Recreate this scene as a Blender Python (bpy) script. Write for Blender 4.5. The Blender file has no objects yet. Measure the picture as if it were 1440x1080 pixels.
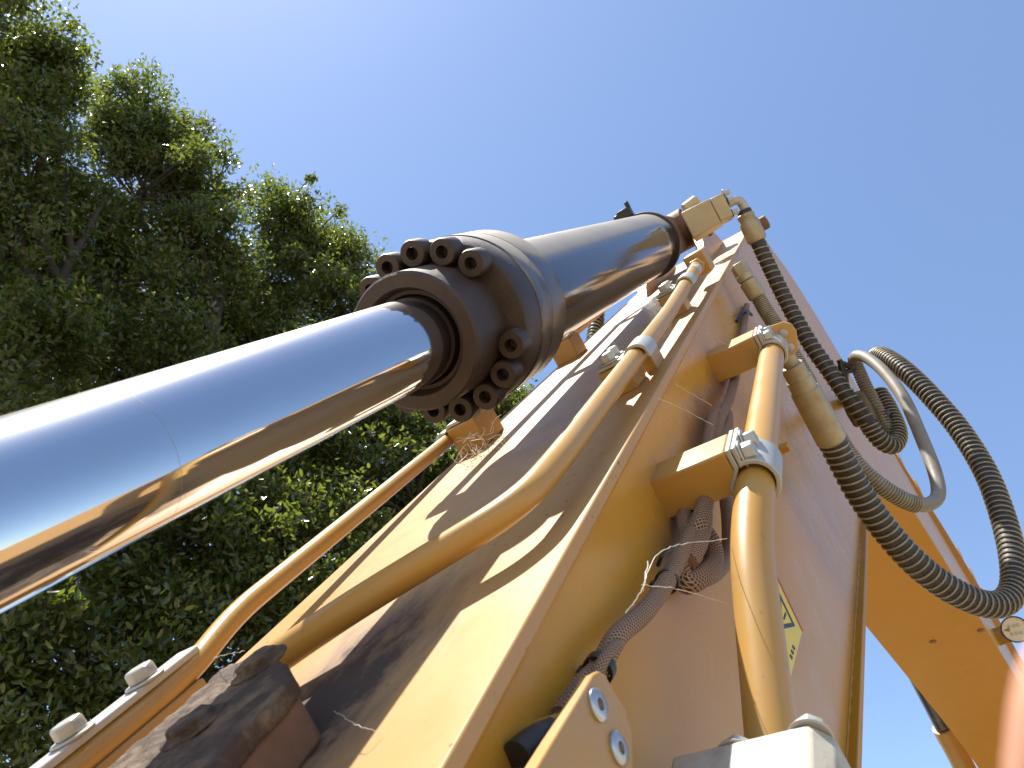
import bpy, bmesh, math, random
import numpy as np
from mathutils import Vector, Matrix
random.seed(7); rng = np.random.default_rng(11)
SC = bpy.context.scene; COL = SC.collection

# ------------------------------------------------------------------ camera, sky, sun, exposure
# Local boom frame: u runs up along the boom's front half, w across it, n out of its top plate.
F_PX = 1100.0; PITCH = math.radians(45.0)
def nz(v): v = np.asarray(v, float); return v / np.linalg.norm(v)
def ray(x, y): return np.array([(x - 720) / F_PX, (540 - y) / F_PX, 1.0])
UPC = np.array([0, math.cos(PITCH), math.sin(PITCH)])
D1 = nz(ray(1115.5, 211.3)); LC = nz(np.cross(UPC, D1)); LC *= np.sign(LC[0])
HC = nz(D1 - UPC * (D1 @ UPC)); NC = nz(np.cross(LC, D1)); NC *= np.sign(NC @ UPC)
MLOC = np.array([D1, LC, NC]); MWORLD = np.array([LC, HC, UPC])
CAM = np.array([0, 0.4792, 0.1797]); Z0 = 1.5
EL = math.asin(D1 @ UPC); CE, SE = math.cos(EL), math.sin(EL)
def toW(P):                                   # local (u, w, n) -> world
    P = np.atleast_2d(np.asarray(P, float))
    return np.stack([P[:, 1], P[:, 0]*CE - P[:, 2]*SE, P[:, 0]*SE + P[:, 2]*CE + Z0], 1)
def fromYZ(y, z): return y*CE + z*SE, -y*SE + z*CE      # world y, z above O -> u, n
def loc(x, y): return MLOC @ ray(x, y)
def hit_n(x, y, v=0.0): r = loc(x, y); return CAM + r*(v - CAM[2])/r[2]
def hit_w(x, y, v): r = loc(x, y); return CAM + r*(v - CAM[1])/r[1]
def hit_u(x, y, v): r = loc(x, y); return CAM + r*(v - CAM[0])/r[0]
def at(x, y, z): return CAM + loc(x, y)*z
CAMW = toW(CAM)[0]
cam = bpy.data.objects.new('camera', bpy.data.cameras.new('camera')); COL.objects.link(cam)
R = Matrix([[MWORLD[i][0], MWORLD[i][1], -MWORLD[i][2]] for i in range(3)]).to_4x4()
cam.matrix_world = Matrix.Translation(Vector(CAMW)) @ R
cam.data.sensor_width = 36; cam.data.lens = 36*F_PX/1440; cam.data.clip_start = .005; cam.data.clip_end = 3000
cam.data.dof.use_dof = True; cam.data.dof.focus_distance = 1.25; cam.data.dof.aperture_fstop = 16
SC.camera = cam
SUN_L = np.array([1.0, -.35, 1.0])
SUN = Vector(toW(SUN_L)[0] - toW((0, 0, 0))[0]).normalized()
w = bpy.data.worlds.new('World'); SC.world = w; w.use_nodes = True
nt = w.node_tree; sky = nt.nodes.new('ShaderNodeTexSky'); sky.sky_type = 'NISHITA'; sky.sun_disc = False
sky.sun_elevation = math.asin(SUN.z); sky.sun_rotation = math.atan2(SUN.x, SUN.y)
sky.air_density = 1.0; sky.dust_density = 0.35; sky.ozone_density = 2.0; sky.altitude = 0
nt.links.new(sky.outputs[0], nt.nodes['Background'].inputs[0]); nt.nodes['Background'].inputs[1].default_value = .110
sl = bpy.data.objects.new('sun', bpy.data.lights.new('sun', 'SUN')); COL.objects.link(sl)
sl.data.energy = 5.0; sl.data.angle = math.radians(.53); sl.data.color = (1, .95, .86)
sl.rotation_euler = SUN.to_track_quat('Z', 'Y').to_euler(); sl.location = (0, 0, 20)
SC.view_settings.view_transform = 'Standard'; SC.view_settings.look = 'None'; SC.view_settings.gamma = 1
SC.view_settings.exposure = 1.14

# ------------------------------------------------------------------ materials
class NT:
    def __init__(s, name):
        s.m = bpy.data.materials.new(name); s.m.use_nodes = True; s.t = s.m.node_tree
        s.b = s.t.nodes['Principled BSDF']
    def n(s, typ, **kw):
        o = s.t.nodes.new(typ)
        for k, v in kw.items():
            if k.startswith('i_'): o.inputs[int(k[2:]) if k[2:].isdigit() else k[2:]].default_value = v
            else: setattr(o, k, v)
        return o
    def l(s, a, b): s.t.links.new(a, b)
    def coord(s): return s.n('ShaderNodeTexCoord').outputs['Object']
    def noise(s, scale, detail=4, rough=.55, vec=None):
        o = s.n('ShaderNodeTexNoise'); o.inputs['Scale'].default_value = scale; o.inputs['Detail'].default_value = detail
        o.inputs['Roughness'].default_value = rough; s.l(vec if vec is not None else s.coord(), o.inputs['Vector']); return o.outputs['Fac']
    def ramp(s, fac, stops):
        o = s.n('ShaderNodeValToRGB'); e = o.color_ramp.elements
        while len(e) < len(stops): e.new(.5)
        for k, (p, c) in enumerate(stops):
            e[k].position = p; e[k].color = (c, c, c, 1) if isinstance(c, (int, float)) else (*c, 1)
        s.l(fac, o.inputs[0]); return o.outputs[0]
    def mix(s, fac, a, b, mode='MIX'):
        o = s.n('ShaderNodeMix', data_type='RGBA', blend_type=mode)
        for i, v in ((0, fac), (6, a), (7, b)):
            if isinstance(v, (int, float)): o.inputs[i].default_value = v
            elif isinstance(v, tuple): o.inputs[i].default_value = (*v, 1)
            else: s.l(v, o.inputs[i])
        return o.outputs[2]
    def math(s, op, a, b=None):
        o = s.n('ShaderNodeMath', operation=op)
        for i, v in ((0, a), (1, b)):
            if v is None: continue
            if isinstance(v, (int, float)): o.inputs[i].default_value = v
            else: s.l(v, o.inputs[i])
        return o.outputs[0]
    def attr(s, name): return s.n('ShaderNodeAttribute', attribute_name=name)
    def bump(s, h, strength=.3, dist=.002):
        o = s.n('ShaderNodeBump'); o.inputs['Strength'].default_value = strength; o.inputs['Distance'].default_value = dist
        s.l(h, o.inputs['Height']); s.l(o.outputs[0], s.b.inputs['Normal']); return o
    def set(s, col=None, rough=None, metal=None, **kw):
        for k, v in (('Base Color', col), ('Roughness', rough), ('Metallic', metal), *[(k.replace('_', ' '), v) for k, v in kw.items()]):
            if v is None: continue
            if isinstance(v, tuple): s.b.inputs[k].default_value = (*v, 1)
            elif isinstance(v, (int, float)): s.b.inputs[k].default_value = v
            else: s.l(v, s.b.inputs[k])
        return s.m
M = {}
def paint(name, base=(.60, .33, .055), stain=False, dust=.5, specks=0.0, rough=.34, fine=.55, spec=.5, bmp=.03, recess_smear=False):
    s = NT(name)
    c = s.mix(s.noise(1.3, 3), tuple(x*.9 for x in base), tuple(min(1, x*1.08) for x in base))
    d = s.ramp(s.noise(9, 6, .65), [(.42, 0.0), (.75, dust)])
    c = s.mix(d, c, (.36, .245, .135))
    g = s.ramp(s.noise(38, 5, .7), [(.60, 0.0), (.74, fine)])
    c = s.mix(g, c, (.30, .15, .05))
    r = s.math('ADD', s.math('MULTIPLY', s.noise(14, 5), .22), rough - .1)
    if specks:
        v = s.n('ShaderNodeTexVoronoi'); v.inputs['Scale'].default_value = 62; s.l(s.coord(), v.inputs['Vector'])
        k = s.ramp(v.outputs['Distance'], [(.085, 1.0), (.13, 0.0)])
        k2 = s.ramp(s.noise(7, 3), [(.34, 0.0), (.52, specks)])
        c = s.mix(s.math('MULTIPLY', k, k2), c, (.05, .03, .02))
    if stain:                                  # grease and rust run down the plate below the tube clamp
        a = s.attr('loc'); sep = s.n('ShaderNodeSeparateXYZ'); s.l(a.outputs['Vector'], sep.inputs[0])
        du = s.math('DIVIDE', s.math('SUBTRACT', sep.outputs[0], .40), .20)
        dw = s.math('DIVIDE', s.math('SUBTRACT', sep.outputs[1], .045), .105)
        q = s.math('SQRT', s.math('ADD', s.math('MULTIPLY', du, du), s.math('MULTIPLY', dw, dw)))
        mp = s.n('ShaderNodeMapping'); mp.inputs['Scale'].default_value = (9, 30, 9); s.l(a.outputs['Vector'], mp.inputs[0])
        q = s.math('ADD', q, s.math('MULTIPLY', s.math('SUBTRACT', s.noise(1, 6, .7, mp.outputs[0]), .5), 1.3))
        k = s.ramp(q, [(.55, .95), (1.15, 0.0)])
        c = s.mix(k, c, (.20, .125, .075))
        k3 = s.ramp(s.math('ADD', q, s.math('MULTIPLY', s.noise(55, 4, .7), .8)), [(.7, .9), (.95, 0.0)])
        c = s.mix(k3, c, (.045, .03, .022))
        r = s.math('ADD', r, s.math('MULTIPLY', k, .35))
    if recess_smear:                                  # rusty dirt colour that also paints in the dark recess behind the cable loops
        a = s.attr('loc'); sep = s.n('ShaderNodeSeparateXYZ'); s.l(a.outputs['Vector'], sep.inputs[0])
        du = s.math('DIVIDE', s.math('SUBTRACT', sep.outputs[0], 1.2), .55); dn = s.math('DIVIDE', s.math('ADD', sep.outputs[2], .115), .055)
        q = s.math('SQRT', s.math('ADD', s.math('MULTIPLY', du, du), s.math('MULTIPLY', dn, dn)))
        q = s.math('ADD', q, s.math('MULTIPLY', s.math('SUBTRACT', s.noise(11, 6, .65), .5), 1.4)); k = s.ramp(q, [(.35, .8), (1.15, 0.0)])
        c = s.mix(k, c, (.20, .095, .05)); r = s.math('ADD', r, s.math('MULTIPLY', k, .3))
    s.bump(s.noise(60, 3), bmp, .001)
    M[name] = s.set(c, r, 0.0, Specular_IOR_Level=spec)
paint('paint', base=(.42, .225, .045), dust=.7); paint('paint_top_sunlit', base=(.445, .248, .082), stain=True, specks=.9, dust=.4, rough=.42, spec=.38); paint('paint_side_bounce', base=(.50, .25, .03), dust=.15, specks=0, rough=.28, fine=.06, spec=.27, bmp=0.0, recess_smear=True)  # top paled for overexposed sun and dust; side warmed for bounced light
paint('paint_tube', base=(.43, .235, .045), dust=.35, specks=.25); paint('paint_under_bounce', base=(.41, .19, .003), dust=.03, rough=.45, fine=.15, spec=.25)  # underside colour holds the amber light bounced among boom faces
def simple(name, col, rough, metal=0.0, var=.25, scale=30, bump=0.0, bscale=200, col2=None, thr=(.35, .7)):
    s = NT(name); c2 = col2 or tuple(x*(1 - var) for x in col)
    c = s.mix(s.ramp(s.noise(scale, 6, .65), [(thr[0], 0.0), (thr[1], 1.0)]), col, c2)
    if bump: s.bump(s.noise(bscale, 5, .7), bump, .003)
    M[name] = s.set(c, s.math('ADD', s.math('MULTIPLY', s.noise(scale*2, 4), .2), rough - .1), metal)
simple('zinc', (.42, .41, .37), .42, .35, scale=25, col2=(.36, .31, .23), thr=(.5, .75), bump=.05)
simple('block_paint', (.40, .365, .29), .55, 0, scale=40, col2=(.27, .22, .145), thr=(.5, .75), bump=.1)
simple('steel', (.50, .50, .50), .3, .8)
simple('beige_paint', (.43, .36, .215), .5, 0, scale=18, col2=(.40, .31, .17), bump=.08)
simple('fitting', (.40, .35, .24), .5, .45, scale=25, col2=(.30, .24, .15), bump=.06)
simple('rubber', (.022, .020, .019), .55, 0, scale=60, col2=(.07, .055, .04), thr=(.5, .8), bump=.1)
simple('spring_wire', (.33, .29, .21), .5, .3, scale=40, col2=(.20, .17, .12))
simple('grey_hose', (.235, .215, .18), .55, 0, scale=20, col2=(.17, .145, .11), bump=.1)
simple('mud', (.085, .058, .036), .85, 0, scale=40, col2=(.20, .14, .085), thr=(.4, .7), bump=.8, bscale=60)
simple('grime', (.065, .043, .029), .75, 0, scale=45, col2=(.18, .125, .08), thr=(.45, .66), bump=.8, bscale=120)
M['grime'].node_tree.nodes['Principled BSDF'].inputs['Specular IOR Level'].default_value = .25
s = NT('rust')                                        # oily rust, sandy dust where it faces the sky
def upness(s, lo, hi):                                # how far a face looks up: where dust settles
    g = s.n('ShaderNodeNewGeometry'); sp = s.n('ShaderNodeSeparateXYZ'); s.l(g.outputs['Normal'], sp.inputs[0])
    return s.ramp(sp.outputs[2], [(lo, 0.0), (hi, 1.0)])
c = s.mix(s.ramp(s.noise(22, 6, .65), [(.35, 0.0), (.7, 1.0)]), (.046, .028, .020), (.026, .017, .013))
k = s.math('MULTIPLY', upness(s, .25, .55), s.ramp(s.noise(45, 6, .75), [(.38, .15), (.62, .85)]))
c = s.mix(k, c, (.17, .125, .085)); s.bump(s.noise(160, 5, .7), .35, .003); M['rust'] = s.set(c, s.math('ADD', .52, s.math('MULTIPLY', k, .3)), 0.0)
simple('rust_light', (.20, .105, .055), .7, 0, scale=22, col2=(.11, .06, .035), bump=.35, bscale=120)
simple('black_plastic', (.018, .018, .018), .4)
simple('cable_tie', (.012, .012, .012), .45)
simple('web', (.75, .70, .60), .5)
simple('bark', (.042, .032, .025), .9, 0, scale=12, bump=.8, bscale=40)
simple('nail', (.75, .48, .40), .3)
s = NT('skin'); s.bump(s.noise(900, 3), .1, .0004)
M['skin'] = s.set(s.mix(s.noise(60, 3), (.62, .33, .22), (.55, .27, .18)), .5, 0.0, Subsurface_Weight=.25)
s.b.inputs['Subsurface Radius'].default_value = (.008, .003, .002)
# polished chrome rod with fine scratches and a film of dust
s = NT('chrome'); a = s.attr('uvt'); mp = s.n('ShaderNodeMapping'); mp.inputs['Scale'].default_value = (4, 160, 1); s.l(a.outputs['Vector'], mp.inputs[0])
scr = s.noise(1.0, 5, .6, mp.outputs[0]); film = s.ramp(s.noise(16, 6, .7), [(.40, 0.0), (.8, .22)])
dst = s.math('MULTIPLY', upness(s, .36, .56), s.ramp(s.noise(7, 6, .65), [(.3, .75), (.75, 1.0)]))
s.bump(scr, .003, .0006)
s.set(s.mix(film, (.60, .61, .635), (.54, .51, .47)), s.math('ADD', .025, s.math('ADD', s.math('MULTIPLY', film, .25), s.math('MULTIPLY', scr, .04))), 1.0)
g1 = s.n('ShaderNodeBsdfAnisotropic'); g1.inputs['Color'].default_value = (.75, .74, .72, 1); g1.inputs['Roughness'].default_value = .42
df = s.n('ShaderNodeBsdfDiffuse'); df.inputs['Color'].default_value = (.55, .51, .45, 1)
m1 = s.n('ShaderNodeMixShader'); s.l(s.math('ADD', .05, s.math('MULTIPLY', dst, .15)), m1.inputs[0]); s.l(s.b.outputs[0], m1.inputs[1]); s.l(g1.outputs[0], m1.inputs[2])
m2 = s.n('ShaderNodeMixShader'); s.l(s.math('MULTIPLY', dst, .09), m2.inputs[0]); s.l(m1.outputs[0], m2.inputs[1]); s.l(df.outputs[0], m2.inputs[2])
s.l(m2.outputs[0], s.t.nodes['Material Output'].inputs[0]); M['chrome'] = s.m
for nm, col, ro in (('barrel', (.12, .122, .135), .12), ('head_ring', (.10, .10, .11), .28)):
    s = NT(nm); up = s.math('MULTIPLY', upness(s, .14, .25), s.ramp(s.noise(10, 6, .65), [(.2, .75), (.8, 1.0)]))
    gr = s.ramp(s.noise(13, 6, .7), [(.5, 0.0), (.72, .45 if nm == 'head_ring' else .12)])
    k = s.math('MAXIMUM', s.math('MULTIPLY', up, .85), gr)
    c = s.mix(k, col, (.34, .29, .22)); s.bump(s.noise(220, 4), .05, .001)
    M[nm] = s.set(c, s.math('ADD', ro, s.math('MULTIPLY', k, .45)), s.math('SUBTRACT', .85, s.math('MULTIPLY', k, .8)))
s = NT('sleeve')                                      # braided cable sleeve
a = s.attr('uvt'); sp = s.n('ShaderNodeSeparateXYZ'); s.l(a.outputs['Vector'], sp.inputs[0])
p1 = s.math('SINE', s.math('ADD', s.math('MULTIPLY', sp.outputs[0], 1500), s.math('MULTIPLY', sp.outputs[1], 6.2832*12)))
p2 = s.math('SINE', s.math('SUBTRACT', s.math('MULTIPLY', sp.outputs[0], 1500), s.math('MULTIPLY', sp.outputs[1], 6.2832*12)))
wv = s.math('MAXIMUM', p1, p2); c = s.mix(s.ramp(wv, [(.25, 0.0), (.75, 1.0)]), (.040, .022, .013), (.36, .225, .135))
s.bump(wv, .6, .0012); M['sleeve'] = s.set(c, .7, 0.0)
s = NT('leaf'); oi = s.attr('lf'); sp = s.n('ShaderNodeSeparateXYZ'); s.l(oi.outputs['Vector'], sp.inputs[0])
c = s.mix(sp.outputs[0], (.022, .040, .009), (.085, .105, .024)); c = s.mix(s.math('MULTIPLY', sp.outputs[1], .35), c, (.20, .16, .05))
tr = s.n('ShaderNodeBsdfTranslucent'); s.l(s.mix(.55, c, (.34, .42, .04)), tr.inputs[0]); s.set(c, .26, 0.0, Specular_IOR_Level=.75)
ms = s.n('ShaderNodeMixShader'); ms.inputs[0].default_value = .42; s.l(s.b.outputs[0], ms.inputs[1]); s.l(tr.outputs[0], ms.inputs[2])
s.l(ms.outputs[0], s.t.nodes['Material Output'].inputs[0]); M['leaf'] = s.m
s = NT('dirt'); M['dirt'] = s.set(s.mix(s.noise(.5, 8, .6), (.30, .235, .155), (.20, .155, .10)), .95, 0.0)
s.bump(s.noise(6, 8), .5, .05)
def flat(name, col, rough=.4): s = NT(name); M[name] = s.set(s.mix(s.noise(60, 4), col, tuple(x*.8 for x in col)), rough, 0.0)
flat('sticker_yellow', (.78, .60, .05)); flat('sticker_black', (.02, .02, .02)); flat('sticker_red', (.45, .06, .03)); flat('lamp_lens', (.80, .72, .55), .2)
flat('white_paint', (.46, .43, .37), .5)

# ------------------------------------------------------------------ mesh helpers (all in local u, w, n unless world=True)
def cr(pts, k=8):                                     # smooth path through points
    P = [np.asarray(p, float) for p in pts]; P = [2*P[0] - P[1]] + P + [2*P[-1] - P[-2]]; o = []
    for i in range(1, len(P) - 2):
        a, b, c, d = P[i-1:i+3]
        for t in np.arange(k)/k: o.append(.5*((2*b) + (c - a)*t + (2*a - 5*b + 4*c - d)*t*t + (3*b - a - 3*c + d)*t**3))
    return np.array(o + [P[-2]])
def fillet(pts, rad, k=7):                            # straight runs with rounded bends
    P = [np.asarray(p, float) for p in pts]; o = [P[0]]
    for i in range(1, len(P) - 1):
        a, b, c = P[i-1:i+2]; d0 = min(rad, .45*np.linalg.norm(a - b), .45*np.linalg.norm(c - b)); q0 = b + nz(a - b)*d0; q1 = b + nz(c - b)*d0
        for t in np.linspace(0, 1, k): o.append((1 - t)**2*q0 + 2*t*(1 - t)*b + t*t*q1)
    return np.array(o + [P[-1]])
def frames(P):
    T = np.gradient(P, axis=0); T /= np.linalg.norm(T, axis=1)[:, None]
    ref = np.array([0, 0, 1.0]) if abs(T[0][2]) < .9 else np.array([0, 1.0, 0]); N = []
    v = nz(ref - T[0]*(ref @ T[0]))
    for t in T: v = nz(v - t*(v @ t)); N.append(v)
    N = np.array(N); return T, N, np.cross(T, N)
class MB:
    def __init__(s): s.v = []; s.f = []; s.uv = []; s.lf = None
    def add(s, V, Fc, uv=None):
        o = len(s.v); s.v += [tuple(x) for x in V]; s.uv += [tuple(x) for x in uv] if uv is not None else [(0, 0, 0)]*len(V)
        s.f += [tuple(i + o for i in f) for f in Fc]; return s
    def box(s, c, ax, half):
        c = np.asarray(c, float); A = [np.asarray(a, float)*h for a, h in zip(ax, half)]
        V = [c + i*A[0] + j*A[1] + k*A[2] for i in (-1, 1) for j in (-1, 1) for k in (-1, 1)]
        Fc = [(0, 1, 3, 2), (4, 6, 7, 5), (0, 4, 5, 1), (2, 3, 7, 6), (0, 2, 6, 4), (1, 5, 7, 3)]
        if np.dot(np.cross(A[0], A[1]), A[2]) < 0: Fc = [f[::-1] for f in Fc]
        return s.add(V, Fc)
    def bx(s, u0, u1, w0, w1, n0, n1): return s.box(((u0+u1)/2, (w0+w1)/2, (n0+n1)/2), np.eye(3), ((u1-u0)/2, (w1-w0)/2, (n1-n0)/2))
    def prism(s, poly, vec):
        n = len(poly); A = np.asarray(poly, float); B = A + np.asarray(vec, float)
        return s.add(list(A) + list(B), [tuple(range(n))[::-1], tuple(range(n, 2*n))] + [(i, (i+1) % n, n + (i+1) % n, n + i) for i in range(n)])
    def tube(s, P, r, seg=20, caps=True):
        P = np.asarray(P, float); rr = np.full(len(P), r) if np.isscalar(r) else np.asarray(r); T, N, B = frames(P)
        Ls = np.concatenate([[0], np.cumsum(np.linalg.norm(np.diff(P, axis=0), axis=1))]); V = []; UV = []
        for i in range(len(P)):
            for k in range(seg):
                a = 2*math.pi*k/seg; V.append(P[i] + rr[i]*(math.cos(a)*N[i] + math.sin(a)*B[i])); UV.append((Ls[i], k/seg, 0))
        Fc = [(i*seg + k, i*seg + (k+1) % seg, (i+1)*seg + (k+1) % seg, (i+1)*seg + k) for i in range(len(P)-1) for k in range(seg)]
        if caps: Fc += [tuple(range(seg))[::-1], tuple((len(P)-1)*seg + k for k in range(seg))]
        return s.add(V, Fc, UV)
    def lathe(s, p, ax, prof, seg=64, caps=True):      # prof: (distance along axis, radius)
        P = np.array([np.asarray(p) + nz(ax)*d for d, r in prof]); a = nz(ax); ref = np.array([0, 1.0, 0]) if abs(a[1]) < .9 else np.array([1.0, 0, 0])
        N = nz(ref - a*(ref @ a)); B = np.cross(a, N); V = []; UV = []
        for (d, r), q in zip(prof, P):
            for k in range(seg): t = 2*math.pi*k/seg; V.append(q + r*(math.cos(t)*N + math.sin(t)*B)); UV.append((d, k/seg, 0))
        Fc = [(i*seg + k, i*seg + (k+1) % seg, (i+1)*seg + (k+1) % seg, (i+1)*seg + k) for i in range(len(prof)-1) for k in range(seg)]
        if caps: Fc += [tuple(range(seg))[::-1], tuple((len(prof)-1)*seg + k for k in range(seg))]
        return s.add(V, Fc, UV)
    def helix(s, P, r, pitch, wire, seg=6, per=16):
        P = np.asarray(P, float); T, N, B = frames(P); Ls = np.concatenate([[0], np.cumsum(np.linalg.norm(np.diff(P, axis=0), axis=1))])
        n = int(Ls[-1]/pitch*per); ss = np.linspace(0, Ls[-1], n); I = lambda A: np.stack([np.interp(ss, Ls, A[:, j]) for j in range(3)], 1)
        a = 2*math.pi*np.arange(n)/per; Q = I(P) + r*(np.cos(a)[:, None]*I(N) + np.sin(a)[:, None]*I(B))
        return s.tube(Q, wire, seg)
    def hexbolt(s, p, ax, R, h, rot=0.0, washer=True):
        p = np.asarray(p, float); a = nz(ax)
        if washer: s.lathe(p, a, [(0, R*1.35), (.0025, R*1.35)], 20)
        ref = np.array([0, 1.0, 0]) if abs(a[1]) < .9 else np.array([1.0, 0, 0]); N = nz(ref - a*(ref @ a)); B = np.cross(a, N); V = []
        for d, r in ((.0025, R), (h*.86, R), (h, R*.86)):
            for k in range(6): t = k*math.pi/3 + rot; V.append(p + a*d + r*(math.cos(t)*N + math.sin(t)*B))
        return s.add(V, [(i*6 + k, i*6 + (k+1) % 6, i*6 + 6 + (k+1) % 6, i*6 + 6 + k) for i in range(2) for k in range(6)] + [(5, 4, 3, 2, 1, 0), tuple(range(12, 18))])
    def build(s, name, mat, parent=None, bevel=0.0, smooth=40, world=False, seg=2):
        V = np.array(s.v, float); me = bpy.data.meshes.new(name); W = V if world else toW(V)
        me.from_pydata(W.tolist(), [], s.f); me.update()
        at_ = me.attributes.new('loc', 'FLOAT_VECTOR', 'POINT'); at_.data.foreach_set('vector', V.astype(np.float32).ravel())
        at_ = me.attributes.new('uvt', 'FLOAT_VECTOR', 'POINT'); at_.data.foreach_set('vector', np.array(s.uv, np.float32).ravel())
        bm = bmesh.new(); bm.from_mesh(me); bmesh.ops.recalc_face_normals(bm, faces=bm.faces); bm.to_mesh(me); bm.free()
        if smooth: me.shade_smooth(); me.set_sharp_from_angle(angle=math.radians(smooth))
        me.materials.append(M[mat]); o = bpy.data.objects.new(name, me); COL.objects.link(o)
        if parent is not None: o.parent = parent; o.matrix_parent_inverse = PINV[parent.name]
        if bevel:
            b = o.modifiers.new('bevel', 'BEVEL'); b.width = bevel; b.segments = seg; b.limit_method = 'ANGLE'; b.angle_limit = math.radians(35); b.harden_normals = False
        PINV[o.name] = Matrix.Identity(4); return o
PINV = {}
def thing(name, label, cat, base, group=None, world=False):
    o = bpy.data.objects.new(name, None); COL.objects.link(o); o.empty_display_size = .05
    p = Vector(base if world else toW(base)[0]); o.location = p; PINV[o.name] = Matrix.Translation(-p)
    o['label'] = label; o['category'] = cat
    if group: o['group'] = group
    return o
def tag(o, label, cat, group=None):
    o['label'] = label; o['category'] = cat
    if group: o['group'] = group
    return o
U, W_, N_ = np.eye(3)

# ------------------------------------------------------------------ ground
g = MB(); k = 24
gx = np.linspace(-1, 1, k); gx = np.sign(gx)*np.abs(gx)**2.5*900
V = [(x, y, 0) for y in gx for x in gx]; g.add(V, [(j*k+i, j*k+i+1, (j+1)*k+i+1, (j+1)*k+i) for j in range(k-1) for i in range(k-1)])
o = g.build('ground', 'dirt', world=True); o['kind'] = 'structure'

# ------------------------------------------------------------------ boom
HW = .2126
# profile as matched (y, z) points of the top plate and of the bottom plate, above the origin on the top plate
topYZ = [(-.95, -1.42)] + [(u*CE, u*SE) for u in (-1.2, -.6, 0, .6, 1.2, 1.8, 2.4, 2.9, 3.3)] + [(2.06, 2.97), (2.26, 3.07), (2.50, 3.11), (2.75, 3.06), (3.1, 2.92), (3.64, 2.79), (4.4, 2.77), (5.4, 2.76), (6.5, 2.70), (7.8, 2.2), (8.4, 1.75)]
botUN = [(-1.32, -.22), (-.9, -.24), (-.3, -.30), (.2, -.41), (.55, -.485), (.947, -.568), (1.383, -.66), (1.9, -.77), (2.37, -.869)]
botYZ = [(-.80, -1.45)] + [(u*CE - n*SE, u*SE + n*CE) for u, n in botUN] + [(2.30, 1.70), (2.58, 1.88), (2.84, 1.99), (3.1, 2.04), (3.4, 2.055), (3.7, 2.055), (4.5, 2.05), (5.5, 2.03), (6.3, 1.93), (7.2, 1.4), (8.1, 1.0)]
assert len(topYZ) == len(botYZ)
def width(y, side):
    if side > 0: return float(np.interp(y, [0, 1.9, 3.0, 8], [HW, HW, .256, .262]))
    return -float(np.interp(y, [0, 1.9, 3.3, 8], [HW, HW, .226, .23]))
def widthT(y, side):
    if side > 0: return float(np.interp(y, [0, 2.2, 2.8, 3.64, 4.4, 5.4, 8], [HW, HW, .215, .252, .273, .284, .29]))
    return -float(np.interp(y, [0, 1.9, 3.3, 8], [HW, HW, .235, .24]))
boom = thing('excavator_boom', 'yellow painted steel excavator boom arching over, with stained top plate', 'boom', (-1.7, 0, -.1))
def L3(y, z, w): u, n = fromYZ(y, z); return (u, w, n)
def strip(prof, wl, wr, thick, name, mat):            # plate that follows a profile, thickness along its normal
    m = MB(); P = np.array(prof); T = np.gradient(P, axis=0); T /= np.linalg.norm(T, axis=1)[:, None]; Nn = np.stack([-T[:, 1], T[:, 0]], 1); V = []
    for (y, z), nn in zip(P, Nn):
        q = (y + nn[0]*thick, z + nn[1]*thick)
        V += [L3(y, z, wl(y)), L3(y, z, wr(y)), L3(q[0], q[1], wr(y)), L3(q[0], q[1], wl(y))]
    n = len(P); Fc = [(4*i+a, 4*i+(a+1) % 4, 4*i+4+(a+1) % 4, 4*i+4+a) for i in range(n-1) for a in range(4)] + [(3, 2, 1, 0), tuple(4*n-4+a for a in range(4))]
    m.add(V, Fc); return m.build(name, mat, boom, bevel=.0016, smooth=30)
def dense(prof, k=4): return [tuple(p) for p in cr([(a, b, 0) for a, b in prof], k)[:, :2]]
TOPD, BOTD = dense(topYZ), dense(botYZ)
strip(TOPD, lambda y: widthT(y, -1), lambda y: widthT(y, 1), -.013, 'top_plate', 'paint_top_sunlit')
strip(BOTD, lambda y: width(y, -1) - .004, lambda y: width(y, 1) + .004, .014, 'bottom_plate', 'paint_under_bounce')
for sd, nm in ((1, 'side_plate'), (-1, 'side_plate')):
    m = MB(); V = []
    for (a, b), (c, d) in zip(TOPD, BOTD):
        for y, z, e in ((a, b, 1), (c, d, -1)):
            y2, z2 = y, z; dv = nz((c - a, d - b))*(.009*e); y2 += dv[0]; z2 += dv[1]
            wo = width(y, sd) - sd*.012; V += [L3(y2, z2, wo), L3(y2, z2, wo - sd*.011)]
    n = len(TOPD); Fc = []
    for i in range(n-1):
        a = 4*i; b = a + 4
        Fc += [(a, b, b+2, a+2), (a+1, a+3, b+3, b+1), (a, a+1, b+1, b), (a+2, b+2, b+3, a+3)]
    m.add(V, Fc + [(0, 2, 3, 1), (4*n-4, 4*n-3, 4*n-1, 4*n-2)]); m.build(nm, 'paint_side_bounce', boom, smooth=30)
WS = HW - .012                                         # outer face of the right side plate on the front half
def weld(path, r, name='weld_bead'):
    P = cr(path, 6); Ls = np.linspace(0, 1, len(P)); P2 = np.stack([np.interp(np.linspace(0, 1, 400), Ls, P[:, j]) for j in range(3)], 1)
    m = MB(); m.tube(P2, r*(1 + .05*np.sin(np.arange(400)*.9) + .03*rng.random(400)), 8); return m.build(name, 'paint_side_bounce', boom)
weld([(u, WS, -.015) for u in (-.8, 0, .8, 1.6, 2.4, 3.1)], .006)
weld([(u, WS + .001, n + .008) for u, n in botUN[1:]], .007)
# boom tip boss resting in the dirt (below the frame)
m = MB(); m.lathe(L3(-.86, -1.36, -.27), W_, [(0, .13), (.54, .13)], 40); m.build('tip_boss', 'paint', boom, bevel=.006)
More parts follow.
